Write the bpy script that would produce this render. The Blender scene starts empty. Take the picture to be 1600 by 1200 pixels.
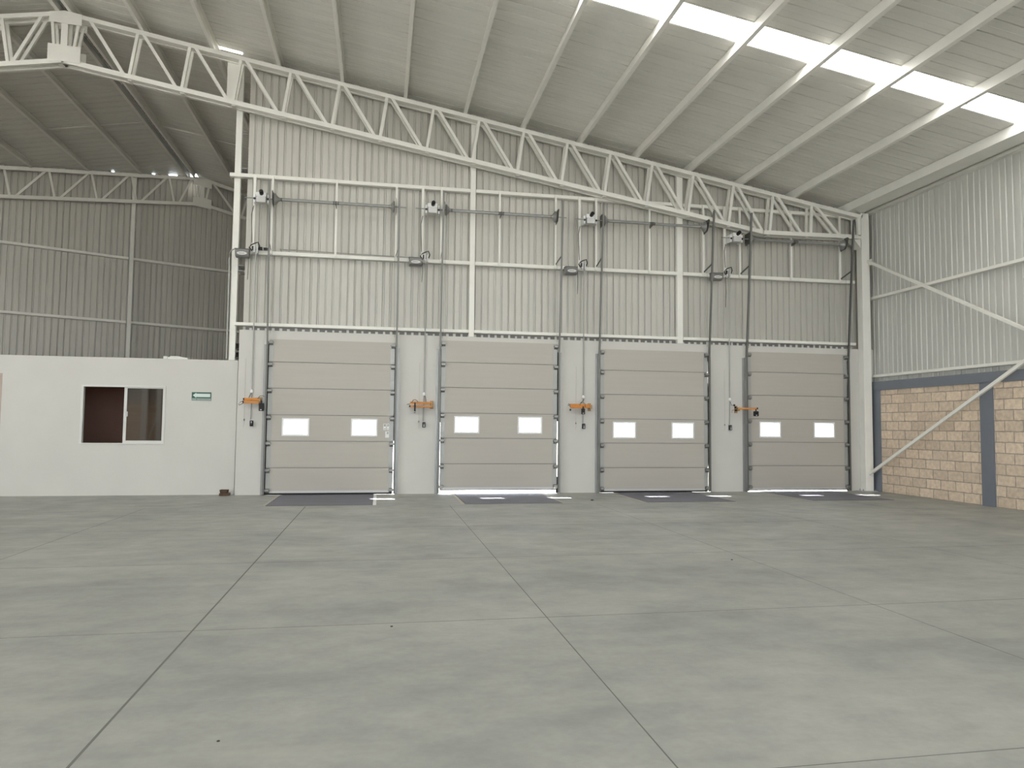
import bpy, math, random
from mathutils import Vector, Matrix
random.seed(7)
S = bpy.context.scene
COL = S.collection
PI = math.pi

# ------------------------------------------------------------------ materials
def mat(name, col, rough=0.6, metal=0.0, spec=0.3, noise=0.0, nscale=(1, 1, 1), ndetail=4, bump=0.0, bscale=60.0, col2=None):
    m = bpy.data.materials.new(name); m.use_nodes = True
    nt = m.node_tree; b = nt.nodes['Principled BSDF']
    b.inputs['Base Color'].default_value = (*col, 1); b.inputs['Roughness'].default_value = rough
    b.inputs['Metallic'].default_value = metal; b.inputs['Specular IOR Level'].default_value = spec
    if noise > 0 or bump > 0:
        tc = nt.nodes.new('ShaderNodeTexCoord')
    if noise > 0:
        mp = nt.nodes.new('ShaderNodeMapping'); mp.inputs['Scale'].default_value = nscale
        nz = nt.nodes.new('ShaderNodeTexNoise'); nz.inputs['Scale'].default_value = 1.0; nz.inputs['Detail'].default_value = ndetail
        cr = nt.nodes.new('ShaderNodeValToRGB')
        c2 = col2 or tuple(c * (1 - noise) for c in col)
        cr.color_ramp.elements[0].position = 0.3; cr.color_ramp.elements[1].position = 0.7
        cr.color_ramp.elements[0].color = (*c2, 1); cr.color_ramp.elements[1].color = (*col, 1)
        nt.links.new(tc.outputs['Object'], mp.inputs['Vector']); nt.links.new(mp.outputs['Vector'], nz.inputs['Vector'])
        nt.links.new(nz.outputs['Fac'], cr.inputs['Fac']); nt.links.new(cr.outputs['Color'], b.inputs['Base Color'])
    if bump > 0:
        n2 = nt.nodes.new('ShaderNodeTexNoise'); n2.inputs['Scale'].default_value = bscale; n2.inputs['Detail'].default_value = 3
        bp = nt.nodes.new('ShaderNodeBump'); bp.inputs['Strength'].default_value = bump; bp.inputs['Distance'].default_value = 0.01
        nt.links.new(tc.outputs['Object'], n2.inputs['Vector']); nt.links.new(n2.outputs['Fac'], bp.inputs['Height'])
        nt.links.new(bp.outputs['Normal'], b.inputs['Normal'])
    return m

def floor_mat():
    m = bpy.data.materials.new('polished_concrete'); m.use_nodes = True
    nt = m.node_tree; b = nt.nodes['Principled BSDF']; L = nt.links.new
    tc = nt.nodes.new('ShaderNodeTexCoord')
    def noise(scale, detail, sx=1, sy=1, rough=0.55):
        mp = nt.nodes.new('ShaderNodeMapping'); mp.inputs['Scale'].default_value = (sx, sy, 1)
        n = nt.nodes.new('ShaderNodeTexNoise'); n.inputs['Scale'].default_value = scale; n.inputs['Detail'].default_value = detail
        n.inputs['Roughness'].default_value = rough
        L(tc.outputs['Object'], mp.inputs['Vector']); L(mp.outputs['Vector'], n.inputs['Vector']); return n.outputs['Fac']
    def ramp(f, p0, c0, p1, c1):
        r = nt.nodes.new('ShaderNodeValToRGB'); e = r.color_ramp.elements
        e[0].position, e[1].position = p0, p1; e[0].color = (*c0, 1); e[1].color = (*c1, 1); L(f, r.inputs['Fac']); return r.outputs['Color']
    def mix(f, a, bb, mode='MIX', fac=None):
        x = nt.nodes.new('ShaderNodeMixRGB'); x.blend_type = mode
        if fac is not None: x.inputs['Fac'].default_value = fac
        else: L(f, x.inputs['Fac'])
        L(a, x.inputs['Color1']); L(bb, x.inputs['Color2']); return x.outputs['Color']
    base = ramp(noise(0.55, 6, 1, 1.6), 0.32, FLOOR_D, 0.68, FLOOR_L)
    mott = ramp(noise(3.1, 8, 1, 1.3, 0.62), 0.3, (0.83, 0.84, 0.85), 0.72, (1.09, 1.08, 1.06))
    fine = ramp(noise(22, 6), 0.25, (0.95,) * 3, 0.75, (1.04,) * 3)
    c = mix(None, base, mott, 'MULTIPLY', 1.0); c = mix(None, c, fine, 'MULTIPLY', 1.0)
    # dusty strip and trowel streaks
    st = ramp(noise(0.9, 5, 0.25, 3.0), 0.56, (0, 0, 0), 0.75, (1, 1, 1))
    dust = nt.nodes.new('ShaderNodeRGB'); dust.outputs[0].default_value = (FLOOR_L[0] * 1.1, FLOOR_L[1] * 1.08, FLOOR_L[2] * 1.02, 1)
    half = nt.nodes.new('ShaderNodeMath'); half.operation = 'MULTIPLY'; half.inputs[1].default_value = 0.45; L(st, half.inputs[0])
    c = mix(half.outputs[0], c, dust.outputs[0])
    L(c, b.inputs['Base Color'])
    rr = ramp(noise(1.7, 5), 0.3, (0.42,) * 3, 0.7, (0.6,) * 3); L(rr, b.inputs['Roughness'])
    b.inputs['Specular IOR Level'].default_value = 0.25
    return m

def block_mat():
    m = bpy.data.materials.new('concrete_block'); m.use_nodes = True
    nt = m.node_tree; b = nt.nodes['Principled BSDF']; L = nt.links.new
    tc = nt.nodes.new('ShaderNodeTexCoord'); sp = nt.nodes.new('ShaderNodeSeparateXYZ'); cb = nt.nodes.new('ShaderNodeCombineXYZ')
    ad = nt.nodes.new('ShaderNodeMath'); ad.operation = 'ADD'; ad.inputs[1].default_value = 60.115
    L(tc.outputs['Object'], sp.inputs[0]); L(sp.outputs['Y'], ad.inputs[0]); L(ad.outputs[0], cb.inputs[0]); L(sp.outputs['Z'], cb.inputs[1])
    dn = nt.nodes.new('ShaderNodeTexNoise'); dn.inputs['Scale'].default_value = 9; dn.inputs['Detail'].default_value = 4
    L(tc.outputs['Object'], dn.inputs['Vector'])
    wob = nt.nodes.new('ShaderNodeMixRGB'); wob.blend_type = 'LINEAR_LIGHT'; wob.inputs['Fac'].default_value = 0.012
    L(cb.outputs[0], wob.inputs['Color1']); L(dn.outputs['Color'], wob.inputs['Color2'])
    br = nt.nodes.new('ShaderNodeTexBrick'); br.inputs['Scale'].default_value = 1.0
    br.inputs['Brick Width'].default_value = 0.4; br.inputs['Row Height'].default_value = 0.203; br.inputs['Mortar Size'].default_value = 0.011
    br.inputs['Mortar Smooth'].default_value = 0.25; br.inputs['Bias'].default_value = 0.0
    br.inputs['Color1'].default_value = (0.80, 0.665, 0.525, 1); br.inputs['Color2'].default_value = (0.64, 0.53, 0.415, 1)
    br.inputs['Mortar'].default_value = (0.42, 0.35, 0.28, 1)
    L(wob.outputs['Color'], br.inputs['Vector'])
    n2 = nt.nodes.new('ShaderNodeTexNoise'); n2.inputs['Scale'].default_value = 14; n2.inputs['Detail'].default_value = 8
    L(tc.outputs['Object'], n2.inputs['Vector'])
    r = nt.nodes.new('ShaderNodeValToRGB'); r.color_ramp.elements[0].position = 0.25; r.color_ramp.elements[1].position = 0.75
    r.color_ramp.elements[0].color = (0.8, 0.79, 0.78, 1); r.color_ramp.elements[1].color = (1.12, 1.12, 1.12, 1); L(n2.outputs['Fac'], r.inputs['Fac'])
    x = nt.nodes.new('ShaderNodeMixRGB'); x.blend_type = 'MULTIPLY'; x.inputs['Fac'].default_value = 1; L(br.outputs['Color'], x.inputs['Color1']); L(r.outputs['Color'], x.inputs['Color2'])
    # large cement smears
    n3 = nt.nodes.new('ShaderNodeTexNoise'); n3.inputs['Scale'].default_value = 1.3; n3.inputs['Detail'].default_value = 5; L(tc.outputs['Object'], n3.inputs['Vector'])
    r3 = nt.nodes.new('ShaderNodeValToRGB'); r3.color_ramp.elements[0].position = 0.55; r3.color_ramp.elements[1].position = 0.72
    r3.color_ramp.elements[0].color = (0, 0, 0, 1); r3.color_ramp.elements[1].color = (0.6, 0.6, 0.6, 1); L(n3.outputs['Fac'], r3.inputs['Fac'])
    y = nt.nodes.new('ShaderNodeMixRGB'); L(r3.outputs['Color'], y.inputs['Fac']); L(x.outputs['Color'], y.inputs['Color1']); y.inputs['Color2'].default_value = (0.66, 0.55, 0.43, 1)
    L(y.outputs['Color'], b.inputs['Base Color']); b.inputs['Roughness'].default_value = 0.9; b.inputs['Specular IOR Level'].default_value = 0.1
    bp = nt.nodes.new('ShaderNodeBump'); bp.inputs['Strength'].default_value = 0.6; bp.inputs['Distance'].default_value = 0.012
    iv = nt.nodes.new('ShaderNodeMath'); iv.operation = 'SUBTRACT'; iv.inputs[0].default_value = 1.0; L(br.outputs['Fac'], iv.inputs[1])
    L(iv.outputs[0], bp.inputs['Height']); L(bp.outputs['Normal'], b.inputs['Normal'])
    return m

def glass_mat(name, tint, refl=0.08):
    m = bpy.data.materials.new(name); m.use_nodes = True
    nt = m.node_tree; nt.nodes.clear(); L = nt.links.new
    o = nt.nodes.new('ShaderNodeOutputMaterial'); t = nt.nodes.new('ShaderNodeBsdfTransparent'); t.inputs[0].default_value = (*tint, 1)
    g = nt.nodes.new('ShaderNodeBsdfGlossy'); g.inputs['Roughness'].default_value = 0.02; g.inputs[0].default_value = (1, 1, 1, 1)
    f = nt.nodes.new('ShaderNodeLayerWeight')                      # Schlick reflectance, the same on both faces
    pw = nt.nodes.new('ShaderNodeMath'); pw.operation = 'POWER'; pw.inputs[1].default_value = 5; L(f.outputs['Facing'], pw.inputs[0])
    k = nt.nodes.new('ShaderNodeMath'); k.operation = 'MULTIPLY_ADD'; k.inputs[1].default_value = 1 - refl; k.inputs[2].default_value = refl; L(pw.outputs[0], k.inputs[0]); k.use_clamp = True
    x = nt.nodes.new('ShaderNodeMixShader'); L(k.outputs[0], x.inputs[0]); L(t.outputs[0], x.inputs[1]); L(g.outputs[0], x.inputs[2]); L(x.outputs[0], o.inputs[0])
    return m

def glow_mat(name, col, strength):
    m = bpy.data.materials.new(name); m.use_nodes = True
    nt = m.node_tree; nt.nodes.clear()
    o = nt.nodes.new('ShaderNodeOutputMaterial'); e = nt.nodes.new('ShaderNodeEmission'); e.inputs[0].default_value = (*col, 1); e.inputs[1].default_value = strength
    nt.links.new(e.outputs[0], o.inputs[0]); return m

FLOOR_D, FLOOR_L = (0.27, 0.279, 0.264), (0.372, 0.374, 0.348)
SKY_GLOW = 15.0
M = dict(
    floor=floor_mat(), block=block_mat(),
    plaster=mat('white_plaster', (0.62, 0.61, 0.575), 0.8, spec=0.15, noise=0.05, nscale=(1.2, 1.2, 1.2), ndetail=7, bump=0.05, bscale=40),
    steel=mat('white_painted_steel', (0.87, 0.855, 0.80), 0.42, spec=0.35, noise=0.05, nscale=(3, 3, 3)),
    sheetr=mat('galvalume_wall_sheet_cool_brightened', (0.62, 0.62, 0.585), 0.5, metal=0.2, spec=0.4, noise=0.06, nscale=(2.2, 2.2, 0.12), ndetail=3),  # sheet colour lightened to offset the dim light on the right wall
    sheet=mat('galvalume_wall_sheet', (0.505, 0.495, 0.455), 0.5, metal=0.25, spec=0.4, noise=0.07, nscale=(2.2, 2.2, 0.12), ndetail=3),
    roof=mat('zinc_roof_sheet', (0.775, 0.765, 0.715), 0.45, metal=0.1, spec=0.4, noise=0.07, nscale=(0.15, 3.0, 0.15), ndetail=3),
    door=mat('door_panel_beige_grey', (0.465, 0.44, 0.398), 0.55, spec=0.3, noise=0.035, nscale=(0.7, 1, 14)),
    stile=mat('door_stile_grey', (0.40, 0.405, 0.39), 0.45, metal=0.3),
    galv=mat('galvanized_steel', (0.34, 0.345, 0.335), 0.42, metal=0.55, noise=0.15, nscale=(8, 8, 3)),
    galvd=mat('dull_dark_steel', (0.13, 0.13, 0.12), 0.5, metal=0.5), railm=mat('rail_steel', (0.165, 0.165, 0.155), 0.45, metal=0.4),
    galvm=mat('zinc_bracket', (0.27, 0.27, 0.26), 0.4, metal=0.5),
    pipe=mat('grey_conduit', (0.36, 0.36, 0.34), 0.45, metal=0.4),
    rubber=mat('black_rubber', (0.018, 0.017, 0.016), 0.7),
    black=mat('black_plastic', (0.012, 0.012, 0.013), 0.45),
    orange=mat('orange_paint', (0.60, 0.235, 0.045), 0.45, noise=0.12, nscale=(9, 9, 9)),
    oplate=mat('orange_brown_mount', (0.42, 0.27, 0.14), 0.55, noise=0.2, nscale=(20, 20, 20)),
    lgrey=mat('light_grey_metal', (0.55, 0.55, 0.54), 0.4, metal=0.2),
    boxgrey=mat('control_box_grey', (0.21, 0.205, 0.20), 0.5),
    wlabel=mat('white_label', (0.78, 0.78, 0.76), 0.5),
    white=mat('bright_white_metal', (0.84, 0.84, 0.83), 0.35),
    lever=mat('leveler_steel_blue_grey', (0.155, 0.155, 0.19), 0.5, metal=0.2, noise=0.18, nscale=(2, 5, 2), ndetail=6),
    leverlip=mat('leveler_edge_angle', (0.42, 0.39, 0.35), 0.6),
    rust=mat('rust_dark_edge', (0.10, 0.075, 0.06), 0.8),
    blue=mat('blue_grey_painted_concrete', (0.198, 0.215, 0.25), 0.75, spec=0.15, noise=0.12, nscale=(1.5, 1.5, 1.2), ndetail=6),
    alu=mat('white_aluminium', (0.66, 0.655, 0.63), 0.4),
    clay=mat('reddish_brown_render', (0.50, 0.30, 0.235), 0.9, noise=0.12, nscale=(1.5, 1.5, 1.5)),
    pink=mat('pinkish_render', (0.47, 0.38, 0.34), 0.9),
    green=mat('sign_green', (0.035, 0.105, 0.075), 0.45), signw=mat('sign_white', (0.66, 0.75, 0.72), 0.5), signg=mat('sign_pale_grey_green', (0.30, 0.37, 0.34), 0.5),
    wood=mat('rough_brown_wood', (0.105, 0.07, 0.045), 0.85, noise=0.35, nscale=(25, 3, 25)),
    foam=mat('white_plastic_foam', (0.72, 0.72, 0.69), 0.8),
    yard=mat('sunlit_yard_concrete', (0.55, 0.54, 0.52), 0.9),
    joint=mat('dark_floor_joint', (0.15, 0.152, 0.14), 0.9),
    plug=mat('white_mortar_plug', (0.72, 0.71, 0.67), 0.9),
    grout=mat('pale_mortar', (0.62, 0.61, 0.58), 0.9, noise=0.1, nscale=(9, 9, 9)),
    stone=mat('dark_pebble', (0.06, 0.055, 0.05), 0.9),
    glass=glass_mat('clear_pane', (0.96, 0.97, 0.97), 0.04), oglass=glass_mat('office_pane', (0.62, 0.60, 0.58), 0.075),
    sky=glow_mat('daylit_translucent_sheet', (1.0, 0.985, 0.945), SKY_GLOW),
)

# ------------------------------------------------------------------ geometry helper
class MB:
    def __init__(s): s.v = []; s.f = []
    def add(s, vs, fs):
        n = len(s.v); s.v += [tuple(v) for v in vs]; s.f += [tuple(n + i for i in f) for f in fs]; return s
    def box(s, x0, x1, y0, y1, z0, z1):
        x0, x1 = min(x0, x1), max(x0, x1); y0, y1 = min(y0, y1), max(y0, y1); z0, z1 = min(z0, z1), max(z0, z1)
        vs = [(x, y, z) for z in (z0, z1) for y in (y0, y1) for x in (x0, x1)]
        return s.add(vs, [(0, 2, 3, 1), (4, 5, 7, 6), (0, 1, 5, 4), (2, 6, 7, 3), (0, 4, 6, 2), (1, 3, 7, 5)])
    def bar(s, p, q, w, h, side=(0, 1, 0)):
        p, q = Vector(p), Vector(q); d = (q - p).normalized(); sd = Vector(side); sd = (sd - d * sd.dot(d)).normalized(); up = d.cross(sd)
        vs = [a + sd * i * w / 2 + up * j * h / 2 for a in (p, q) for i, j in ((-1, -1), (1, -1), (1, 1), (-1, 1))]
        return s.add(vs, [(0, 1, 2, 3), (7, 6, 5, 4), (0, 4, 5, 1), (1, 5, 6, 2), (2, 6, 7, 3), (3, 7, 4, 0)])
    def tube(s, pts, r, n=8, cap=True):
        pts = [Vector(p) for p in pts]; rings = []
        for i, p in enumerate(pts):
            d = (pts[min(i + 1, len(pts) - 1)] - pts[max(i - 1, 0)]).normalized()
            a = Vector((0, 0, 1)) if abs(d.z) < 0.9 else Vector((1, 0, 0)); u = d.cross(a).normalized(); w = d.cross(u)
            rings.append([p + (u * math.cos(2 * PI * k / n) + w * math.sin(2 * PI * k / n)) * r for k in range(n)])
        vs = [v for R in rings for v in R]; fs = []
        for i in range(len(pts) - 1):
            for k in range(n): fs.append((i * n + k, i * n + (k + 1) % n, (i + 1) * n + (k + 1) % n, (i + 1) * n + k))
        if cap: fs += [tuple(range(n - 1, -1, -1)), tuple((len(pts) - 1) * n + k for k in range(n))]
        return s.add(vs, fs)
    def lathe(s, c, axis, prof, n=20):
        c = Vector(c); d = Vector(axis).normalized(); a = Vector((0, 0, 1)) if abs(d.z) < 0.9 else Vector((1, 0, 0)); u = d.cross(a).normalized(); w = d.cross(u)
        vs = [c + d * t + (u * math.cos(2 * PI * k / n) + w * math.sin(2 * PI * k / n)) * r for t, r in prof for k in range(n)]; fs = []
        for i in range(len(prof) - 1):
            for k in range(n): fs.append((i * n + k, i * n + (k + 1) % n, (i + 1) * n + (k + 1) % n, (i + 1) * n + k))
        fs += [tuple(range(n - 1, -1, -1)), tuple((len(prof) - 1) * n + k for k in range(n))]
        return s.add(vs, fs)
    def prism(s, poly, off):            # closed polygon (3D points) swept by a vector
        n = len(poly); o = Vector(off); a = [Vector(p) for p in poly]
        return s.add(a + [p + o for p in a], [tuple(range(n - 1, -1, -1)), tuple(range(n, 2 * n))] + [(i, (i + 1) % n, n + (i + 1) % n, n + i) for i in range(n)])
    def build(s, name, m, parent=None, bevel=0.0, smooth=False):
        me = bpy.data.meshes.new(name); me.from_pydata(s.v, [], s.f); me.update()
        import bmesh
        b = bmesh.new(); b.from_mesh(me); bmesh.ops.recalc_face_normals(b, faces=b.faces); b.to_mesh(me); b.free()
        me.materials.append(M[m] if isinstance(m, str) else m)
        if smooth:
            for p in me.polygons: p.use_smooth = len(p.vertices) == 4
        o = bpy.data.objects.new(name, me); COL.objects.link(o)
        if parent is not None:
            o.parent = parent; o.matrix_parent_inverse = parent.matrix_world.inverted()
        if bevel > 0:
            md = o.modifiers.new('Bevel', 'BEVEL'); md.width = bevel; md.segments = 2; md.limit_method = 'ANGLE'
        return o

def tag(o, label=None, cat=None, group=None, kind=None):
    if label: o['label'] = label
    if cat: o['category'] = cat
    if group: o['group'] = group
    if kind: o['kind'] = kind
    return o
def thing(name, loc, label, cat, group=None):
    o = bpy.data.objects.new(name, None); o.empty_display_size = 0.1; COL.objects.link(o); o.location = loc
    o.matrix_world = Matrix.Translation(loc)
    return tag(o, label, cat, group)
def struct(mb, name, m, label=None, cat=None, parent=None):
    o = mb.build(name, m, parent)
    if parent is None: tag(o, label, cat, None, 'structure')
    return o

# ------------------------------------------------------------------ main dimensions
PITCH, DW = 3.5, 2.55                    # dock doors
RX, RZ, SL = -4.0, 9.503, 0.1716         # ridge and roof slope (level of the top of the trusses)
def ztop(x): return RZ - SL * abs(x - RX)
HR = 0.20                                # purlin depth: roof sheet lies this much higher
FW0 = (-3.71, 9.76); FD = (0.894, 0.448) # skewed far wall (truss line): a point and its direction
def ywall(x, off=0.0): return FW0[1] + (x - FW0[0]) * FD[1] / FD[0] + off
def xwall(y, off=0.0): return FW0[0] + (y - off - FW0[1]) * FD[0] / FD[1]
REAR, LEFT, RIGHT = -27.0, -21.2, 13.7

# ------------------------------------------------------------------ floor and yard
f = MB()
f.box(LEFT, RIGHT + 0.1, REAR, 0.19, -0.3, 0.0)
f.prism([(LEFT, 0.19, -0.3), (-0.52, 0.19, -0.3), (-0.52, ywall(-0.52, 0.6), -0.3), (LEFT, ywall(LEFT, 0.6), -0.3)], (0, 0, 0.3))
fl = struct(f, 'floor', 'floor', 'grey polished concrete floor slab of the warehouse', 'floor')
j = MB()
def jx(y, x0, x1, w=0.007): j.box(x0, x1, y - w / 2, y + w / 2, -0.001, 0.0008)
def jy(x, y0, y1, w=0.012): j.box(x - w / 2, x + w / 2, y0, y1, -0.001, 0.0008)
for k, x in enumerate((-6.8, -4.2, -1.58, 1.01, 3.52, 6.27, 8.9, 11.5)): jy(x, REAR, -2.2, (0.005, 0.005, 0.006, 0.013, 0.007, 0.005, 0.004, 0.004)[k])
for y in (-4.95, -7.42, -9.93, -12.43): jx(y, LEFT + 1, RIGHT - 0.2, 0.005)
tag(j.build('saw_cut', 'joint', fl), 'dark saw-cut joints')
struct(MB().box(-0.4, 45, 0.19, 60, -1.4, -1.2), 'ground_yard', 'yard', 'pale sunlit concrete yard outside the dock doors', 'ground')

# ------------------------------------------------------------------ dock wall with four openings
w = MB(); WT = 3.335; OT = 3.06
edges = [-0.58]
for k in range(4): edges += [k * PITCH - 0.013, k * PITCH + DW + 0.013]
edges.append(13.95)
for i in range(0, len(edges), 2): w.box(edges[i], edges[i + 1], 0, 0.19, -0.3, WT)
for k in range(4): w.box(edges[2 * k + 1], edges[2 * k + 2], 0, 0.19, OT, WT)
for k in range(4): w.box(edges[2 * k + 1], edges[2 * k + 2], 0.02, 0.6, -1.2, -0.012)
wb = struct(w, 'wall_back', 'plaster', 'white plastered dock wall between and above the four dock doors', 'wall')
w = MB(); x = -0.52
while x < 13.0:                           # mortar plugs in the sheet grooves on top of the wall
    w.box(x + 0.10 + random.uniform(-.01, .01), x + 0.148, 0.174, 0.186, WT - 0.01, WT + random.uniform(0.06, 0.09)); x += 0.15
w.build('mortar_filler', 'plug', wb)
MB().box(-0.5, 13.3, 0.186, 0.19, WT, WT + 0.092).build('recess_shade_strip', 'boxgrey', wb)  # dark strip painting in the shade of the sheet recess

def sheet(x0, x1, y, zb, zt, pitch=0.15, depth=0.022, gw=0.05):
    """vertical corrugated sheet seen from -y: flat pans at y, grooves going back; zt is a function of x"""
    pts = []; x = x0; rg = random.Random(11); gw0, depth0 = gw, depth
    while x < x1:
        gw = gw0 * rg.uniform(0.75, 1.1); depth = depth0 * rg.uniform(0.6, 1.25)
        for dx, dy in ((0, 0), (pitch - gw, 0), (pitch - gw + 0.013, depth), (pitch - 0.013, depth)):
            if x + dx <= x1: pts.append((x + dx, y + dy))
        x += pitch
    return pts
pts = sheet(-0.55, 14.1, 0.19, 3.0, None)
s = MB(); vs = []
for (x, y) in pts: vs += [(x, y, 3.2), (x, y, ztop(x) + HR + 0.05)]
s.add(vs, [(2 * i, 2 * i + 2, 2 * i + 3, 2 * i + 1) for i in range(len(pts) - 1)])
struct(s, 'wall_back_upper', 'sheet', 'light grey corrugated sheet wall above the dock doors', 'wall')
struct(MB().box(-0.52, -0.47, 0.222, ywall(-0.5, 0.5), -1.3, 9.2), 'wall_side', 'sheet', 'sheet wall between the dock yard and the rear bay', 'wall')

# ------------------------------------------------------------------ right wall: concrete frame, block infill, sheet above
w = MB(); w.box(RIGHT, RIGHT + 0.2, REAR, 0.0, -0.3, 2.38)
wr = struct(w, 'wall_right', 'block', 'tan concrete block wall with a blue-grey frame, at the right', 'wall')
w = MB(); w.box(RIGHT - 0.03, RIGHT + 0.2, REAR, 0.07, 2.35, 2.555)
w.box(RIGHT - 0.03, RIGHT + 0.2, -0.345, 0.07, 0, 2.36)
for k in range(8): w.box(RIGHT - 0.03, RIGHT + 0.2, -3.49 - 3.13 * k, -3.19 - 3.13 * k, 0, 2.36)
tag(w.build('concrete_frame', 'blue', wr), 'blue-grey painted concrete frame')
s = MB(); vs = []; ps = sheet(-0.19, -REAR, 0, 0, None)
for (t, d) in ps: vs += [(RIGHT + 0.08 + d, -t, 2.54), (RIGHT + 0.08 + d, -t, 6.64)]
vs = [(RIGHT + 0.11, 0.2, 2.54), (RIGHT + 0.11, 0.2, 6.64)] + vs
s.add(vs, [(2 * i, 2 * i + 1, 2 * i + 3, 2 * i + 2) for i in range(len(vs) // 2 - 1)])
struct(s, 'wall_right_upper', 'sheetr', 'light grey corrugated sheet wall above the block wall at the right', 'wall')

# ------------------------------------------------------------------ rear and left walls (behind the camera)
GX0, GX1, GZ = -2.5, 12.5, 5.6            # unseen gate opening added in the rear wall for light from behind
w = MB(); w.box(LEFT - 0.2, GX0, REAR - 0.2, REAR, -0.3, 2.4); w.box(GX1, RIGHT + 0.3, REAR - 0.2, REAR, -0.3, 2.4)
wq = struct(w, 'wall_rear', 'block', 'block wall at the rear of the hall', 'wall')
tag(MB().box(-10.55, -10.25, REAR, REAR + 0.25, 0, 9).build('steel_frame', 'steel', wq), 'white steel column'); tag(MB().box(-9.76, -9.56, REAR, REAR + 0.2, 0, 9).build('steel_frame', 'steel', wq), 'white steel column')
tag(MB().bar((-10.25, REAR + 0.1, 0.2), (-9.7, REAR + 0.1, 2.1), 0.06, 0.08).build('steel_frame', 'steel', wq), 'white steel brace')
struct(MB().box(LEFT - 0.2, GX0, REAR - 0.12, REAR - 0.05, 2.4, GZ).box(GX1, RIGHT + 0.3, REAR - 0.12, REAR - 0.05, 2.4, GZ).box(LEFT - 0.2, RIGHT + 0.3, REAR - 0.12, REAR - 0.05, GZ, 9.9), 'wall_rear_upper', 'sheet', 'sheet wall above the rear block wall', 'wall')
GY0, GY1 = -26.0, -10.5                     # unseen openings added in the left wall to light the right side
w = MB(); w.box(LEFT - 0.2, LEFT, REAR, GY0, -0.3, 2.4); w.box(LEFT - 0.2, LEFT, GY1, ywall(LEFT, 0.6), -0.3, 2.4)
struct(w, 'wall_left', 'block', 'block wall at the far left of the hall', 'wall')
struct(MB().box(LEFT - 0.12, LEFT - 0.05, REAR, GY0, 2.4, 5.8).box(LEFT - 0.12, LEFT - 0.05, GY1, ywall(LEFT, 0.6), 2.4, 5.8).box(LEFT - 0.12, LEFT - 0.05, REAR, ywall(LEFT, 0.6), 5.8, 6.8), 'wall_left_upper', 'sheet', 'sheet wall above the left block wall', 'wall')

# ------------------------------------------------------------------ skewed far wall of the rear bay
s = MB(); vs = []; OFF = 0.42; L0, L1 = -20.0, 3.75
leaks = ((-6.2, 0.1), (-5.15, 0.1), (-4.6, 0.22), (-4.08, 0.2), (-2.8, 0.1))
for (t, d) in sheet(L0, L1, 0, 0, None, pitch=0.165):
    x = FW0[0] + FD[0] * t - FD[1] * (0.35 + d); y = FW0[1] + FD[1] * t + FD[0] * (0.35 + d)
    top = ztop(x) + HR + 0.05
    for lx, lw in leaks:
        if abs(x - lx) < lw / 2: top -= 0.14
    vs += [(x, y, -0.3), (x, y, top)]
s.add(vs, [(2 * i, 2 * i + 2, 2 * i + 3, 2 * i + 1) for i in range(len(vs) // 2 - 1)])
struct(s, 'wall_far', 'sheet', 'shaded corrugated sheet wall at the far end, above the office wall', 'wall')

# ------------------------------------------------------------------ roof sheets (ribs run down the slope)
SKY = ((-5.35, -4.80), (-15.5, -14.95), (-25.5, -24.95))  # first strip is in view; the farther ones are added for light
SKYL_ADDED = ((-5.35, -4.80), (-15.5, -14.95), (-25.5, -24.95))  # unseen left-slope strips, added to brighten the hall
def rib_lines(y0, y1):
    out = []; y = math.ceil((y0 + 30) / 0.3) * 0.3 - 30; out.append((y0, 0))
    while y < y1:
        for dy, dz in ((0.0, 0), (0.006, 0.022), (0.022, 0.022), (0.028, 0), (0.155, 0), (0.16, 0.004), (0.17, 0.004), (0.175, 0)):
            if y0 < y + dy < y1: out.append((y + dy, dz))
        y += 0.3
    out.append((y1, 0)); return out
def roof_part(mb, y0, y1, xa, xb):
    vs = []
    for (y, dz) in rib_lines(y0, y1):
        a, b = xa(y), xb(y)
        for x in (a, b): vs.append((x, y, ztop(x) + HR + dz))
    mb.add(vs, [(2 * i, 2 * i + 1, 2 * i + 3, 2 * i + 2) for i in range(len(vs) // 2 - 1)])
r = MB()
ys = [REAR - 0.1]
for a, b in reversed(SKY): ys += [a, b]
ys.append(0.30)
for i in range(0, len(ys), 2): roof_part(r, ys[i], ys[i + 1], lambda y: RX + 0.1, lambda y: 13.95)
roof_part(r, 0.30, ywall(-0.47, 0.7), lambda y: max(RX + 0.1, xwall(y, 0.47)), lambda y: -0.47)
struct(r, 'ceiling_right', 'roof', 'ribbed zinc roof sheet on the slope to the right of the ridge', 'roof')
r = MB(); ys = [REAR - 0.1]
for a, b in reversed(SKYL_ADDED): ys += [a, b]
ys.append(ywall(RX - 0.1, 0.45))
for i in range(0, len(ys), 2): roof_part(r, ys[i], ys[i + 1], lambda y: max(LEFT - 0.2, xwall(y, 0.47)), lambda y: RX - 0.1)
struct(r, 'ceiling_left', 'roof', 'ribbed zinc roof sheet on the slope to the left of the ridge', 'roof')
struct(MB().prism([(RX - 0.3, REAR - 0.1, ztop(RX - .3) + HR + 0.045), (RX, REAR - 0.1, RZ + HR + 0.06), (RX + 0.3, REAR - 0.1, ztop(RX + .3) + HR + 0.045), (RX, REAR - 0.1, RZ + HR + 0.1)], (0, ywall(RX, 0.4) - REAR, 0)),
       'trim_1', 'galvd', 'dark ridge cap along the top of the roof', 'ridge cap')
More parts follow.
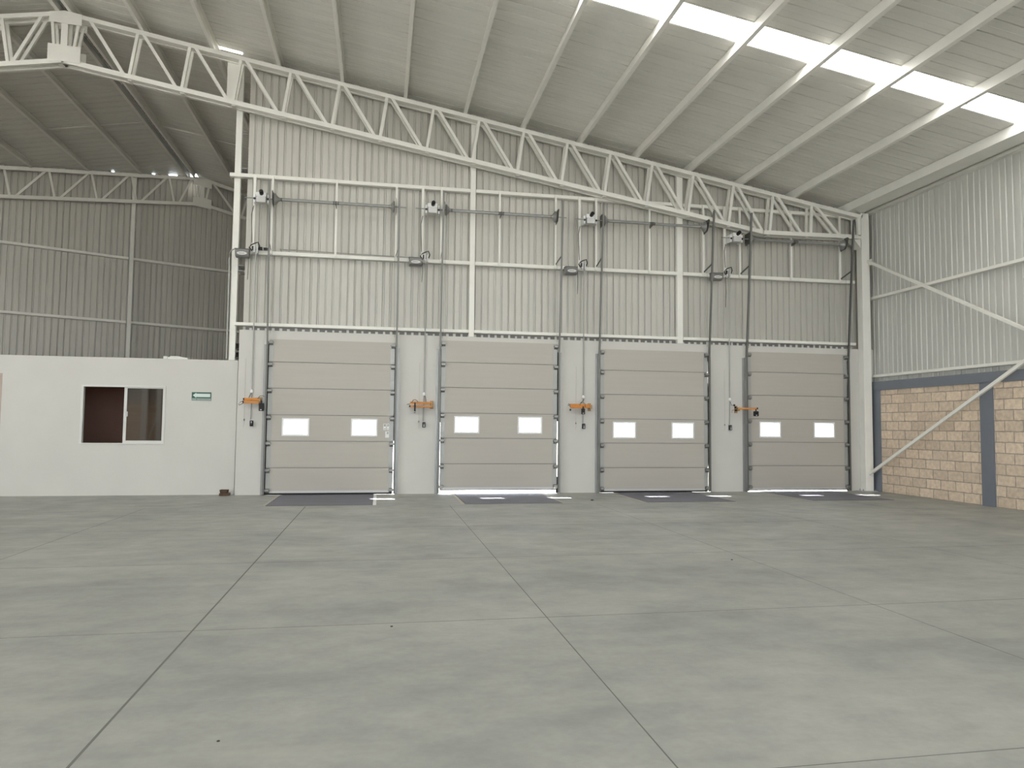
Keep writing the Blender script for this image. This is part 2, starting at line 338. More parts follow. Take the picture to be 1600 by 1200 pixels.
def skylight(y0, y1, xa, xb, label, seam=None):
    t = thing('skylight', ((xa + xb) / 2, (y0 + y1) / 2, ztop((xa + xb) / 2) + HR), label, 'skylight', 'translucent skylight strips in the roof')
    m = MB(); m.prism([(xa, y0, ztop(xa) + HR + 0.012), (xb, y0, ztop(xb) + HR + 0.012), (xb, y0, ztop(xb) + HR + 0.02), (xa, y0, ztop(xa) + HR + 0.02)], (0, y1 - y0, 0))
    m.build('translucent_sheet', 'sky', t)
    if seam is not None:
        n = MB(); n.prism([(xa, seam, ztop(xa) + HR - 0.004), (xb, seam, ztop(xb) + HR - 0.004), (xb, seam, ztop(xb) + HR + 0.01), (xa, seam, ztop(xa) + HR + 0.01)], (0, 0.016, 0))
        n.build('lap_seam', 'lgrey', t)
    return t
nm = ('first', 'second', 'third', 'fourth')
for i, (a, b) in enumerate(SKY):
    skylight(a, b, RX + 0.35, 13.6, '%s bright translucent skylight strip from the dock wall, on the right roof slope' % nm[i], seam=-4.93 if i == 0 else None)
for i, (a, b) in enumerate(SKYL_ADDED):
    skylight(a, b, LEFT + 1, RX - 0.35, '%s unseen translucent skylight strip for extra light, on the left roof slope' % nm[i])

# ------------------------------------------------------------------ purlins
def cprof(x, up=HR - 0.012, wid=0.07, t=0.006, lip=0.02):
    return [(0, 0), (wid, 0), (wid, lip), (wid - t, lip), (wid - t, t), (t, t), (t, up - t), (wid - t, up - t), (wid - t, up - lip), (wid, up - lip), (wid, up), (0, up)]
def purlin(x, y0, y1, label, flip=False):
    z = ztop(x + (0.035 if x > RX else -0.035)); t = math.atan(SL) * (-1 if x > RX else 1); pr = []
    for (a, b) in cprof(x):
        if flip: a = -a
        pr.append((x + a * math.cos(t) - b * math.sin(t), y0, z + 0.004 + a * math.sin(t) + b * math.cos(t)))
    o = MB().prism(pr, (0, y1 - y0, 0)).build('purlin', 'steel')
    return tag(o, label, 'purlin', 'roof purlins')
words = ('first', 'second', 'third', 'fourth', 'fifth', 'sixth', 'seventh', 'eighth', 'ninth', 'tenth', 'eleventh', 'twelfth')
PX = (-3.93, -2.61, -1.27, 0.025, 1.31, 2.615, 3.90, 5.175, 6.47, 7.765, 9.04, 10.30, 11.61)
for i, x in enumerate(PX):
    y1 = ywall(x, -0.06) if x < -0.6 else 0.17
    purlin(x, REAR, y1, 'white steel purlin along the ridge, on its right side' if i == 0 else '%s white steel purlin down the slope to the right of the ridge pair' % words[i - 1])
purlin(-4.12 + 0.035, REAR, ywall(-4.12, -0.06), 'white steel purlin along the ridge, on its left side', flip=True)
for i, x in enumerate((-5.40, -6.68, -7.97, -9.25)):
    purlin(x + 0.035, REAR, ywall(x, -0.06), '%s white steel purlin down the slope to the left of the ridge pair' % words[i], flip=False)
e = MB(); e.prism([(13.03, REAR, ztop(13.03)), (13.45, REAR, ztop(13.03)), (13.45, REAR, ztop(13.45) + HR - 0.01), (13.03, REAR, ztop(13.03) + HR - 0.01)], (0, 0.17 - REAR, 0))
tag(e.build('eave_strut', 'steel'), 'deep white boxed eave member along the top of the right wall', 'eave beam')
# sag rods between purlins in the rear bay
for x0, x1, y, lb in ((-6.62, -5.42, 5.28, 'thin sag rod between the first and second purlins left of the ridge'), (-5.33, -4.2, 5.28, 'thin sag rod between the left ridge purlin and the next one'),
                      (-3.85, -2.62, 5.48, 'thin sag rod between the right ridge purlin and the next one'), (-2.53, -1.28, 5.59, 'thin sag rod between the first and second purlins right of the ridge')):
    o = MB().tube([(x0, y, ztop(x0) + 0.09), (x1, y, ztop(x1) + 0.09)], 0.013, 8).build('sag_rod', 'steel'); tag(o, lb, 'rod', 'sag rods of the rear bay')

# ------------------------------------------------------------------ main truss in front of the dock wall
YF, YR = -0.17, 0.03                      # centre planes of its two faces
TRH, CT, CW = 0.95, 0.085, 0.06
ca = math.atan(SL)
tr = thing('roof_truss', (RX, (YF + YR) / 2, RZ), 'large bright white double lattice truss crossing in front of the dock wall', 'truss')
def zc(x): return ztop(x) - CT / 2 - 0.002        # top chord axis
XB = 10.87                                        # here the bottom chord turns level
ZB = zc(XB) - TRH
def zb(x): return zc(x) - TRH if x <= XB else ZB + (x - XB) * 0.012
for y in (YF, YR):
    MB().bar((RX - 0.02, y, RZ - CT / 2), (13.42, y, zc(13.42)), CW, CT).build('top_chord', 'steel', tr)
    MB().bar((RX + 0.02, y, RZ - CT / 2), (LEFT + 0.3, y, zc(LEFT + 0.3)), CW, CT).build('top_chord', 'steel', tr)
    MB().bar((RX - 0.02, y, zb(RX)), (XB + 0.01, y, ZB), CW, CT + 0.01).bar((XB - 0.01, y, ZB), (13.38, y, zb(13.38)), CW, CT + 0.01).build('bottom_chord', 'steel', tr)
    MB().bar((RX + 0.02, y, zb(RX)), (LEFT + 0.3, y, zc(LEFT + 0.3) - TRH), CW, CT + 0.01).build('bottom_chord', 'steel', tr)
    for k in range(18):
        xt = -3.62 + 0.985 * k
        if k < 17:                                   # long diagonal, down to the right
            xd = xt + 0.985 - 0.27 - (0.04 if k > 13 else 0); MB().bar((xt + 0.06, y, zc(xt)), (xd + 0.02, y, zb(xd)), 0.045, 0.058).build('diagonal', 'steel', tr)
        if k > 0:
            xv = xt - 0.155 if k < 15 else xt - (0.12 if k == 15 else 0.06 if k == 16 else 0.0)
            if k < 17: MB().bar((xt - 0.02, y, zc(xt)), (xv, y, zb(xv)), 0.045, 0.058).build('vertical', 'steel', tr)
    for k in range(5):                               # left of the ridge, mirrored
        xt = -4.40 - (0.0 if k == 0 else 0.72 + 0.985 * (k - 1))
        xd = xt - (0.50 if k == 0 else 0.73); MB().bar((xt, y, zc(xt)), (xd, y, zc(xd) - TRH), 0.045, 0.058).build('diagonal', 'steel', tr)
        if k: MB().bar((xt, y, zc(xt)), (xt + 0.155, y, zc(xt + .155) - TRH), 0.045, 0.058).build('vertical', 'steel', tr)
    MB().box(RX - 0.05, RX + 0.07, y - 0.03, y + 0.03, RZ - 0.99, RZ - 0.05).build('king_post', 'steel', tr)
    MB().bar((RX - 0.22, y, RZ - 0.2), (RX - 0.16, y, RZ - 0.85), 0.045, 0.05).build('vertical', 'steel', tr)
    MB().bar((RX + 0.26, y, RZ - 0.2), (RX + 0.17, y, RZ - 0.85), 0.045, 0.05).build('vertical', 'steel', tr)
    yp = y - 0.036 if y == YF else y + 0.036
    MB().prism([(RX - 0.27, yp - .005, ztop(RX - .27) - 0.002), (RX, yp - .005, RZ - 0.002), (RX + 0.32, yp - .005, ztop(RX + .32) - 0.002), (RX + 0.32, yp - .005, RZ - 0.28), (RX - 0.27, yp - .005, RZ - 0.24)], (0, 0.01, 0)).build('gusset_plate', 'steel', tr)
    MB().prism([(RX - 0.27, yp - .005, RZ - 0.68), (RX + 0.32, yp - .005, RZ - 0.72), (RX + 0.32, yp - .005, RZ - 1.05), (RX, yp - .005, RZ - 1.02), (RX - 0.27, yp - .005, RZ - 1.04)], (0, 0.01, 0)).build('gusset_plate', 'steel', tr)
MB().prism([(-0.99, YR + .02, zc(-0.95)), (-0.72, YR + .02, zc(-0.72)), (-0.84, YR + .02, zb(-0.84)), (-0.99, YR + .02, zb(-0.99))], (0, 0.012, 0)).build('gusset_plate', 'steel', tr)
ym = (YF + YR) / 2 + 0.01; dep = YR - YF - CW - 0.024
MB().bar((RX, ym, RZ - CT + 0.012), (13.36, ym, ztop(13.36) - CT + 0.012), dep, 0.006).build('chord_plate', 'steel', tr)
MB().bar((RX + 0.35, ym, zb(RX + 0.35) - 0.032), (XB, ym, ZB - 0.032), dep, 0.006).bar((XB, ym, ZB - 0.032), (13.36, ym, zb(13.36) - 0.032), dep, 0.006).build('chord_plate', 'steel', tr)
for k in range(17):
    x = -2.78 + 0.985 * k
    if x < 13: MB().box(x - 0.04, x + 0.04, YF + 0.01, YR - 0.03, zb(x) - 0.066, zb(x) - 0.048).build('batten_plate', 'steel', tr)
MB().box(RX - 0.12, RX - 0.02, YF + 0.02, YR - 0.02, zb(RX) - 0.06, zb(RX) - 0.045).build('batten_plate', 'steel', tr)
MB().prism([(13.36, YF - .03, ZB - 0.02), (13.36, YF - .03, ZB - 0.24), (13.2, YF - .03, ZB - 0.04)], (0, 0.25, 0)).build('haunch_plate', 'steel', tr)
for y in (YF, YR): MB().box(13.30, 13.37, y - 0.03, y + 0.03, ZB + 0.05, zc(13.33) - .04).build('end_post', 'steel', tr)

# ------------------------------------------------------------------ far truss on the skewed line
ft = thing('roof_truss', (FW0[0], FW0[1], 9.5), 'shaded white lattice truss at the far end, in front of the dark corrugated wall', 'truss')
def fp(t, z, o=0.0): return (FW0[0] + FD[0] * t - FD[1] * o, FW0[1] + FD[1] * t + FD[0] * o, z)
SLF = SL * FD[0]; FZ = 9.585
def fzt(t): return FZ - SLF * abs(t) - 0.05
def fzb(t): return fzt(t) - 0.84
side = (-FD[1], FD[0], 0)
MB().bar(fp(-0.02, FZ - .05), fp(3.5, fzt(3.5)), 0.08, 0.10, side).build('top_chord', 'steel', ft)
MB().bar(fp(0.02, FZ - .05), fp(-19, fzt(-19)), 0.08, 0.10, side).build('top_chord', 'steel', ft)
MB().bar(fp(-0.02, fzb(0)), fp(3.5, fzb(3.5)), 0.08, 0.10, side).build('bottom_chord', 'steel', ft)
MB().bar(fp(0.02, fzb(0)), fp(-19, fzb(-19)), 0.08, 0.10, side).build('bottom_chord', 'steel', ft)
def fbar(t0, t1, name): MB().bar(fp(t0, fzt(t0)), fp(t1, fzb(t1)), 0.05, 0.06, side).build(name, 'steel', ft)
fbar(-0.33, -0.70, 'diagonal'); fbar(0.33, 1.12, 'diagonal'); fbar(2.1 - .6, 1.30, 'vertical'); fbar(1.55, 2.3, 'diagonal')
for k in range(7):
    t = -1.02 - 1.09 * k; fbar(t, t + 0.17, 'vertical'); fbar(t - 0.06, t - 0.80, 'diagonal')
MB().bar(fp(0, FZ - .1, -.01), fp(0, FZ - 0.9, -.01), 0.06, 0.13, side).build('king_post', 'steel', ft)
for sgn in (-1, 1): MB().bar(fp(.22 * sgn, FZ - .2), fp(.13 * sgn, FZ - .75), 0.05, 0.06, side).build('vertical', 'steel', ft)
for za, zb_ in ((0.005, 0.33), (0.67, 1.03)):
    MB().prism([fp(-.29, FZ - za - SLF * .29, -.055), fp(0, FZ - za, -.055), fp(.29, FZ - za - SLF * .29, -.055), fp(.29, FZ - zb_, -.055), fp(-.29, FZ - zb_ + .04, -.055)], (side[0] * .012, side[1] * .012, 0)).build('gusset_plate', 'steel', ft)
# far wall: post and girts
tp = -2.0
o = MB().bar(fp(tp, 0.0, 0.1), fp(tp, 9.2, 0.1), 0.1, 0.105, side).build('steel_post', 'steel'); tag(o, 'slim shaded white post against the far corrugated wall, above the office wall', 'post')
for z, a in ((6.61, 'upper'), (4.585, 'lower')):
    for (t0, t1, b) in ((-18.5, tp - 0.06, 'left'), (tp + 0.06, 3.4, 'right')):
        o = MB().bar(fp(t0, z, 0.28), fp(t1, z, 0.28), 0.12, 0.075, side).build('girt', 'steel'); tag(o, '%s girt on the far corrugated wall, to the %s of the slim post' % (a, b), 'girt', 'girts of the far wall')

# ------------------------------------------------------------------ columns, posts, girts, struts of the dock wall
c = thing('steel_column', (-0.75, 0.23, 2.71), 'slim white steel column rising from the office wall beside the corrugated wall edge', 'column'); c['kind'] = 'thing'
MB().box(-0.81, -0.69, 0.175, 0.295, 2.72, 8.95).build('shaft', 'steel', c, 0.006)
MB().box(-0.85, -0.62, 0.14, 0.32, 2.712, 2.722).build('base_plate', 'galv', c)
c = thing('steel_column', (13.48, -0.09, 0), 'wide white box column in the right corner carrying the truss', 'column'); c['kind'] = 'thing'
MB().box(13.385, 13.59, -0.2, -0.005, 0.012, 6.56).build('shaft', 'steel', c, 0.008)
MB().box(13.25, 13.64, -0.27, -0.003, 0.0, 0.014).build('base_plate', 'lgrey', c)
for bx, by in ((13.30, -0.22), (13.33, -0.06), (13.61, -0.22)): MB().lathe((bx, by, 0.014), (0, 0, 1), [(0, 0.014), (0.02, 0.014), (0.02, 0.008), (0.045, 0.008)], 8).build('anchor_bolt', 'galv', c)
for x0, x1, top, lb in ((4.10, 4.215, ztop(4.15), 'white steel post standing above the second dock door from the office'), (8.865, 9.005, ztop(8.93), 'white steel post standing above the third dock door from the office')):
    p = thing('steel_post', ((x0 + x1) / 2, 0.1, WT), lb, 'post', 'posts standing on the dock wall')
    MB().box(x0, x1, 0.064, 0.172, WT + 0.012, top).build('shaft', 'steel', p, 0.006)
    MB().box(x0 - 0.03, x1 + 0.03, 0.03, 0.186, WT, WT + 0.013).build('base_plate', 'lgrey', p)
bays = ((None, 4.098, 'from the slim column to the first post'), (4.217, 8.863, 'between the two posts'), (9.007, 13.38, 'between the second post and the corner column'))
for z, st, a in ((6.545, -0.88, 'topmost'), (4.95, -0.66, 'middle'), (3.462, -0.70, 'lowest')):
    for x0, x1, b in bays:
        o = MB().box(st if x0 is None else x0, x1, 0.05, 0.172, z - (0.038 if z > 4 else 0.032), z + (0.038 if z > 4 else 0.032)).build('girt', 'steel', None, 0.004)
        tag(o, '%s white girt above the dock doors, %s' % (a, b), 'girt', 'girts of the dock wall')
for z, lb in ((6.68, 'short grey girt end above the topmost girt, beside the slim column'), (4.64, 'short pale girt end below the control box, beside the slim column'),
              (3.02, 'short dark girt end beside the slim column, above the office wall'), (2.84, 'lowest short girt end beside the slim column, resting near the office wall top')):
    o = MB().box(-0.69, -0.6, 0.2, 0.62, z - 0.06, z - 0.05).box(-0.69, -0.68, 0.2, 0.62, z - 0.06, z + 0.06).box(-0.69, -0.575, 0.2, 0.62, z + 0.05, z + 0.06).build('girt_stub', 'lgrey' if z > 3.1 else 'galvd'); tag(o, lb, 'girt end', 'side wall girt ends')

DN = ('dock door nearest the office', 'second dock door from the office', 'third dock door from the office', 'dock door in the right corner')
ST = ((-0.375, -0.02, 1.27, 2.512), (3.069, 3.468, 4.743, 5.998), (6.542, 6.929, 8.185, 9.491), (10.013, 10.395, 11.697, 12.969))
stn = ('left of the hoist motor', 'behind the motor-side cable drum', 'at mid shaft', 'behind the cable drum farthest from the motor')
for k in range(4):
    for i, x in enumerate(ST[k]):
        wd = 0.055 if i == 0 else 0.042
        o = MB().box(x - wd / 2, x + wd / 2, 0.008, 0.05, 4.93, 6.56).build('upright_strut', 'steel'); tag(o, 'white strut %s, %s' % (stn[i], DN[k]), 'strut', 'struts between the upper girts')

# right wall girts, trim and braces
for z, a, h in ((2.69, 'lowest', 0.06), (4.545, 'middle', 0.06)):
    o = MB().box(RIGHT - 0.03, RIGHT + 0.078, REAR, 0.03, z - h / 2, z + h / 2).build('girt', 'steel'); tag(o, '%s white girt on the right corrugated wall' % a, 'girt', 'girts of the right wall')
o = MB().box(RIGHT - 0.05, RIGHT + 0.078, REAR, 0.03, 6.585, 6.645).build('girt', 'steel'); tag(o, 'topmost white girt on the right corrugated wall, under the eave member', 'girt', 'girts of the right wall')
b = thing('cross_brace', (13.6, -0.15, 5.45), 'white diagonal brace falling from the corner column across the right wall', 'brace', 'wind braces of the right wall')
MB().bar((13.535, -0.215, 5.404), (13.535, -9.7, 0.493), 0.05, 0.06, (1, 0, 0)).build('rod', 'steel', b)
MB().box(13.563, 13.573, -0.30, -0.203, 5.31, 5.45).build('gusset_plate', 'steel', b)
b = thing('cross_brace', (13.6, -0.15, 0.45), 'white diagonal brace climbing from the foot of the corner column across the block wall', 'brace', 'wind braces of the right wall')
MB().bar((13.475, -0.215, 0.405), (13.475, -9.7, 5.54), 0.05, 0.06, (1, 0, 0)).build('rod', 'steel', b)
MB().box(13.503, 13.513, -0.30, -0.203, 0.36, 0.49).build('gusset_plate', 'steel', b)

# ------------------------------------------------------------------ dock doors
SEAM = (0.0, 0.54, 1.08, 1.61, 2.15, 2.685, 3.155)
RAISE = (0.008, 0.09, 0.006, 0.045)
SLIT = ({'R': (0.0, 1.1)}, {'L': (0.0, 1.5), 'R': (0.35, 1.55)}, {'R': (0.0, 0.6), 'R2': (2.45, 2.95)}, {'R': (2.6, 2.95)})
dlab = ('beige sectional dock door nearest the office, pale stickers beside its window', 'beige sectional dock door, second from the office, raised so daylight shows beneath',
        'beige sectional dock door, third from the office, shut to the floor', 'beige sectional dock door in the right corner, open a narrow slit at the bottom')
WINX = (0.315, 1.685); WINW, WINZ0, WINZ1 = 0.51, 0.115, 0.455       # window frame inside its panel
def ring(mb, x0, x1, z0, z1, wx0, wx1, wz0, wz1, y0, y1):
    mb.box(x0, x1, y0, y1, z0, wz0); mb.box(x0, x1, y0, y1, wz1, z1); mb.box(x0, wx0, y0, y1, wz0, wz1); mb.box(wx1, x1, y0, y1, wz0, wz1)
for k in range(4):
    X = k * PITCH; up = RAISE[k]
    d = thing('sectional_door', (X + DW / 2, -0.03, up), dlab[k], 'dock door', 'sectional dock doors')
    PY0, PY1 = -0.045, -0.004
    for i in range(6):
        z0, z1 = SEAM[i] + up + (0.006 if i or k in (1, 3) else 0.03), SEAM[i + 1] + up - 0.006
        m = MB(); xa, xb = X + 0.012, X + DW - 0.012
        if i == 2:
            a0, a1 = X + WINX[0], X + WINX[0] + WINW; b0, b1 = X + WINX[1], X + WINX[1] + WINW; wz0, wz1 = z0 + WINZ0 - 0.005, z0 + WINZ1 - 0.005
            m.box(xa, xb, PY0, PY1, z0, wz0); m.box(xa, xb, PY0, PY1, wz1, z1); m.box(xa, a0, PY0, PY1, wz0, wz1); m.box(a1, b0, PY0, PY1, wz0, wz1); m.box(b1, xb, PY0, PY1, wz0, wz1)
            pn = m.build('door_panel', 'door', d)
            for (q0, q1) in ((a0, a1), (b0, b1)):
                g = MB(); ring(g, q0 - 0.012, q1 + 0.012, wz0 - 0.012, wz1 + 0.012, q0 + 0.02, q1 - 0.02, wz0 + 0.02, wz1 - 0.02, PY0 - 0.008, PY1 + 0.004)
                tag(g.build('window_frame', 'white', pn), 'white window surround')
                MB().box(q0 + 0.018, q1 - 0.018, -0.026, -0.022, wz0 + 0.018, wz1 - 0.018).build('window_pane', 'glass', pn)
        else:
            # flat panel with a shallow tongue along its top edge
            m.box(xa, xb, PY0, PY1, z0, z1)
            m.build('door_panel', 'door', d)
        if i < 5: MB().box(xa, xb, PY0 + 0.014, PY1 - 0.008, z1, z1 + 0.012).build('joint_seal', 'boxgrey', d)
        for xs in (X + 0.012, X + DW - 0.102):
            MB().box(xs, xs + 0.09, PY0 - 0.004, PY0 + 0.001, z0 + 0.01, z1 - 0.02).build('end_stile', 'stile', d)
        zr = z0 + 0.05 if i == 0 else z0 - 0.05
        for zz in ([z0 + 0.05] if i == 0 else []) + [z1 - 0.075 if i == 5 else z1 - 0.05]:
            for sd in (0, 1):
                xs = X + 0.012 if sd == 0 else X + DW - 0.087
                rb = MB().prism([(xs, PY0 - 0.003, zz - 0.05), (xs, PY0 - 0.016, zz - 0.05), (xs, PY0 - 0.065, zz - 0.012), (xs, PY0 - 0.065, zz + 0.03), (xs, PY0 - 0.003, zz + 0.045)], (0.078, 0, 0)).build('roller_bracket', 'galvm', d)
                xr = X + 0.015 if sd == 0 else X + DW - 0.015
                MB().lathe((xr, PY0 - 0.032, zz + 0.005), (-1 if sd == 0 else 1, 0, 0), [(-0.09, 0.006), (0.005, 0.006), (0.005, 0.022), (0.025, 0.022)], 10).build('roller', 'galvd', rb)
    zq = 0.032 if k in (0, 2) else 0.0
    MB().box(X + 0.014, X + DW - 0.014, PY0 - 0.005, PY1, up + zq, up + zq + 0.045).build('bottom_rail', 'lgrey', d)
    if k in (0, 2): MB().box(X + 0.02, X + DW - 0.02, PY0 - 0.002, PY1 - 0.008, 0.0055, up + zq).build('bottom_seal', 'rubber', d)
    else: MB().box(X + 0.02, X + DW - 0.02, PY0 + 0.008, PY1 - 0.012, up - 0.018, up).build('bottom_seal', 'rubber', d)
    # side seals close the slit between panel and wall, except where daylight shows
    for sd, xw in (('L', X - 0.0205), ('R', X + DW - 0.0175)):
        op = sorted(v for q, v in SLIT[k].items() if q[0] == sd); z = 0.0; segs = []
        for a, b_ in op:
            if a > z: segs.append((z, a))
            z = b_
        segs.append((z, OT))
        for a, b_ in segs: MB().box(xw, xw + 0.038, -0.0035, -0.0006, a, b_).build('side_seal', 'rubber', d)
    if k == 0:
        MB().box(2.33, 2.385, PY0 - 0.003, PY0 - 0.0005, 1.33, 1.46).box(2.40, 2.45, PY0 - 0.003, PY0 - 0.0005, 1.33, 1.46).box(2.37, 2.45, PY0 - 0.003, PY0 - 0.0005, 1.17, 1.30).build('sticker', 'wlabel', d)
        MB().box(2.338, 2.377, PY0 - 0.0036, PY0 - 0.003, 1.40, 1.452).box(2.408, 2.443, PY0 - 0.0036, PY0 - 0.003, 1.40, 1.452).box(2.338, 2.377, PY0 - 0.0036, PY0 - 0.003, 1.345, 1.36).box(2.408, 2.443, PY0 - 0.0036, PY0 - 0.003, 1.345, 1.355).box(2.40, 2.443, PY0 - 0.0036, PY0 - 0.003, 1.245, 1.29).build('sticker_print', 'pipe', d)
    # tracks: wall angle below, rail leaning inward above
    for sd in (0, 1):
        xr = X - 0.022 if sd == 0 else X + DW + 0.022; s_ = -1 if sd == 0 else 1
        t = thing('door_track', (xr, -0.06, 0), 'galvanized vertical rail on the %s edge of the %s' % ('office-side' if sd == 0 else 'corner-side', DN[k]), 'track', 'door tracks')
        MB().box(xr + s_ * 0.012, xr + s_ * 0.018, -0.098, -0.003, 0.0, 3.05).box(xr + s_ * 0.012, xr + s_ * 0.068, -0.006, -0.001, 0.0, 3.05).build('wall_angle', 'galv', t)
        rail = MB()
        for yo, ww in ((0.0, 0.006), (0.0, 0)):
            pass
        def yl(z): return -0.078 if z < 3.05 else -0.078 - 0.088 * (z - 3.05)
        ZT = 6.33
        prev = None
        for z0, z1 in ((0.02, 3.05), (3.05, ZT)):
            rail.bar((xr + s_ * 0.006, yl(z0), z0), (xr + s_ * 0.006, yl(z1), z1), 0.004, 0.055, (1, 0, 0))
            rail.bar((xr - s_ * 0.004, yl(z0) - 0.026, z0), (xr - s_ * 0.004, yl(z1) - 0.026, z1), 0.036, 0.004, (1, 0, 0))
            rail.bar((xr - s_ * 0.004, yl(z0) + 0.026, z0), (xr - s_ * 0.004, yl(z1) + 0.026, z1), 0.02, 0.004, (1, 0, 0))
        tag(rail.build('rail', 'railm', t), 'narrow dark rail leaning into the hall above the door')
        sx = ST[k][1] if sd == 0 else ST[k][3]
        for zz, zt in ((5.0, 5.14),):
            MB().bar((sx, 0.0, zz), (xr, yl(zt) + 0.02, zt), 0.006, 0.04, (1, 0, 0)).build('stay_bracket', 'galvd', t)
# ------------------------------------------------------------------ torsion shafts, hoists, boxes, cords
SZ = (6.015, 6.015, 6.0, 5.785); SY = -0.16
for k in range(4):
    X = k * PITCH; z = SZ[k]; s0, s1, s2, s3 = ST[k]
    t = thing('torsion_shaft', (X + DW / 2, SY, z), 'horizontal steel spring shaft with cable drums above the %s' % DN[k], 'shaft', 'torsion shafts')
    MB().tube([((s0 + s1) / 2 + 0.092, SY, z), (s3 + 0.2, SY, z)], 0.013, 8).build('shaft_rod', 'galv', t)
    for a, b_ in ((s1 + 0.19, s2 - 0.03), (s2 + 0.03, s3 - 0.13)):
        MB().tube([(a, SY, z), (b_, SY, z)], 0.031, 10).build('torsion_spring', 'galv', t)
        MB().tube([(a, SY, z), (a + 0.03, SY, z)], 0.036, 10).build('spring_cone', 'galvd', t); MB().tube([(b_ - 0.03, SY, z), (b_, SY, z)], 0.036, 10).build('spring_cone', 'galvd', t)
    for sd, xd in ((1, max(s1 + 0.085, X + 0.062)), (-1, s3 - 0.06)):
        prof = [(-0.02, 0.112), (0.0, 0.122), (0.012, 0.112), (0.03, 0.085), (0.06, 0.05), (0.10, 0.03), (0.105, 0.016)]
        MB().lathe((xd, SY, z), (sd, 0, 0), prof, 18).build('cable_drum', 'galvm', t, smooth=False)
        xp = xd - sd * 0.05
        MB().prism([(xp, 0.01, z - 0.05), (xp, -0.02, z - 0.14), (xp, SY - 0.06, z - 0.11), (xp, SY - 0.17, z + 0.12), (xp, SY - 0.12, z + 0.15), (xp, 0.01, z + 0.14)], (0.006, 0, 0)).build('bearing_plate', 'galvd', t)
        MB().tube([(xd - sd * 0.012, SY - 0.115, z), (X + 0.03 if sd == 1 else X + DW - 0.03, -0.085, 3.27)], 0.0025, 5).build('lift_cable', 'galvd', t)
    MB().bar((s2, 0.01, z - 0.04), (s2, SY, z - 0.02), 0.012, 0.06, (1, 0, 0)).build('centre_stay', 'galvd', t); MB().lathe((s2 - 0.02, SY, z), (1, 0, 0), [(0, 0.04), (0.04, 0.04)], 12).build('centre_bearing', 'galvd', t)
    ox = (s0 + s1) / 2 - 0.005
    g = thing('door_operator', (ox, SY, z), 'white hoist motor with a black cap above the %s' % DN[k], 'hoist motor', 'hoist motors')
    MB().box(ox - 0.095, ox + 0.095, SY - 0.10, SY + 0.06, z - 0.105, z + 0.022).build('gearbox', 'lgrey', g, 0.010)
    MB().tube([(s0 - 0.16, SY, z), (ox - 0.09, SY, z)], 0.013, 8).build('shaft_stub', 'galv', g)
    MB().box(ox - 0.105, ox + 0.10, SY - 0.085, SY + 0.05, z + 0.022, z + 0.105).build('cover', 'white', g, 0.006)
    tlt = Vector((0.02 + 0.05 * k, -0.8, 0.28)).normalized(); MB().lathe((ox + 0.005, SY - 0.06, z + 0.072), tlt, [(0, 0.042), (0.10, 0.042), (0.115, 0.034), (0.12, 0.02)], 14).build('motor', 'black', g, smooth=True)
    for sx in (-1, 1):
        MB().box(ox + sx * 0.115, ox + sx * 0.15, SY - 0.04, 0.01, z - 0.10, z + 0.075).build('mounting_bracket', 'white', g, 0.003)
        MB().lathe((ox + sx * 0.132, SY - 0.041, z - 0.02), (0, -1, 0), [(0, 0.024), (0.006, 0.024)], 10).build('bracket_hole', 'black', g)
    cx = (-0.563, 2.934, 6.339, 9.783)[k]; cz = (4.888, 4.888, 4.862, 4.888)[k]
    g = thing('control_box', (cx, -0.01, cz), 'grey box with white oval plate, up left of the %s' % DN[k], 'control box', 'control boxes')
    cs = MB(); cs.prism([(cx - 0.135, 0.049, cz + 0.08), (cx - 0.135, -0.10, cz + 0.08), (cx - 0.135, -0.12, cz + 0.03), (cx - 0.135, -0.09, cz - 0.05), (cx - 0.135, -0.03, cz - 0.075), (cx - 0.135, 0.049, cz - 0.075)], (0.27, 0, 0)); cs.build('housing', 'boxgrey', g, 0.008)
    ov = []
    for i in range(24):
        a = 2 * PI * i / 24; u, v = 0.10 * math.cos(a), 0.03 * math.sin(a); ov.append((cx + u, -0.108 - 0.013 + 0.0 * v + (0.03 - v) * 0.0 - 0.0 + (-(v) * 0.375), cz - 0.008 + v))
    MB().prism([(p[0], p[1] + 0.010, p[2]) for p in ov], (0, -0.008, 0.0)).build('name_plate', 'wlabel', g)
    MB().box(cx - 0.055, cx + 0.05, -0.124, -0.120, cz - 0.013, cz - 0.004).build('plate_print', 'boxgrey', g)
    MB().box(cx - 0.145, cx + 0.14, -0.11, 0.049, cz + 0.08, cz + 0.092).build('lid', 'galvd', g)
    pv = ((-0.305, 4.92), (3.16, 4.9), (6.637, 4.9), (10.09, 4.91))[k]; px = pv[0]
    c = thing('conduit', (px, -0.03, 4.9), 'thin grey conduit running down the wall left of the %s' % DN[k], 'conduit', 'conduits down the dock wall')
    MB().tube([(px, -0.025, 4.9), (px, -0.025, 2.12)], 0.0125, 8).build('pipe', 'pipe', c)
    MB().lathe((px, -0.025, 2.05), (0, 0, 1), [(0, 0.012), (0.015, 0.032), (0.05, 0.032), (0.075, 0.016)], 10).build('end_fitting', 'white', c)
    MB().box(px - 0.05, px - 0.02, -0.04, 0.048, 4.93, 5.09).build('cable_clamp', 'white', c); MB().box(px + 0.01, px + 0.04, -0.04, 0.048, 4.91, 5.06).build('cable_clamp', 'lgrey', c); MB().box(px - 0.075, px - 0.05, -0.07, -0.02, 4.97, 5.05).build('cable_gland', 'black', c)
    MB().tube([(px - 0.08, -0.02, 4.96), (px - 0.13, -0.06, 5.02), (px - 0.09, -0.07, 5.07), (px - 0.02, -0.06, 5.11), (px + 0.04, -0.07, 5.13), (px + 0.07, -0.05, 5.06), (px + 0.05, -0.04, 4.99)], 0.012, 7).build('cable_loop', 'black', c)
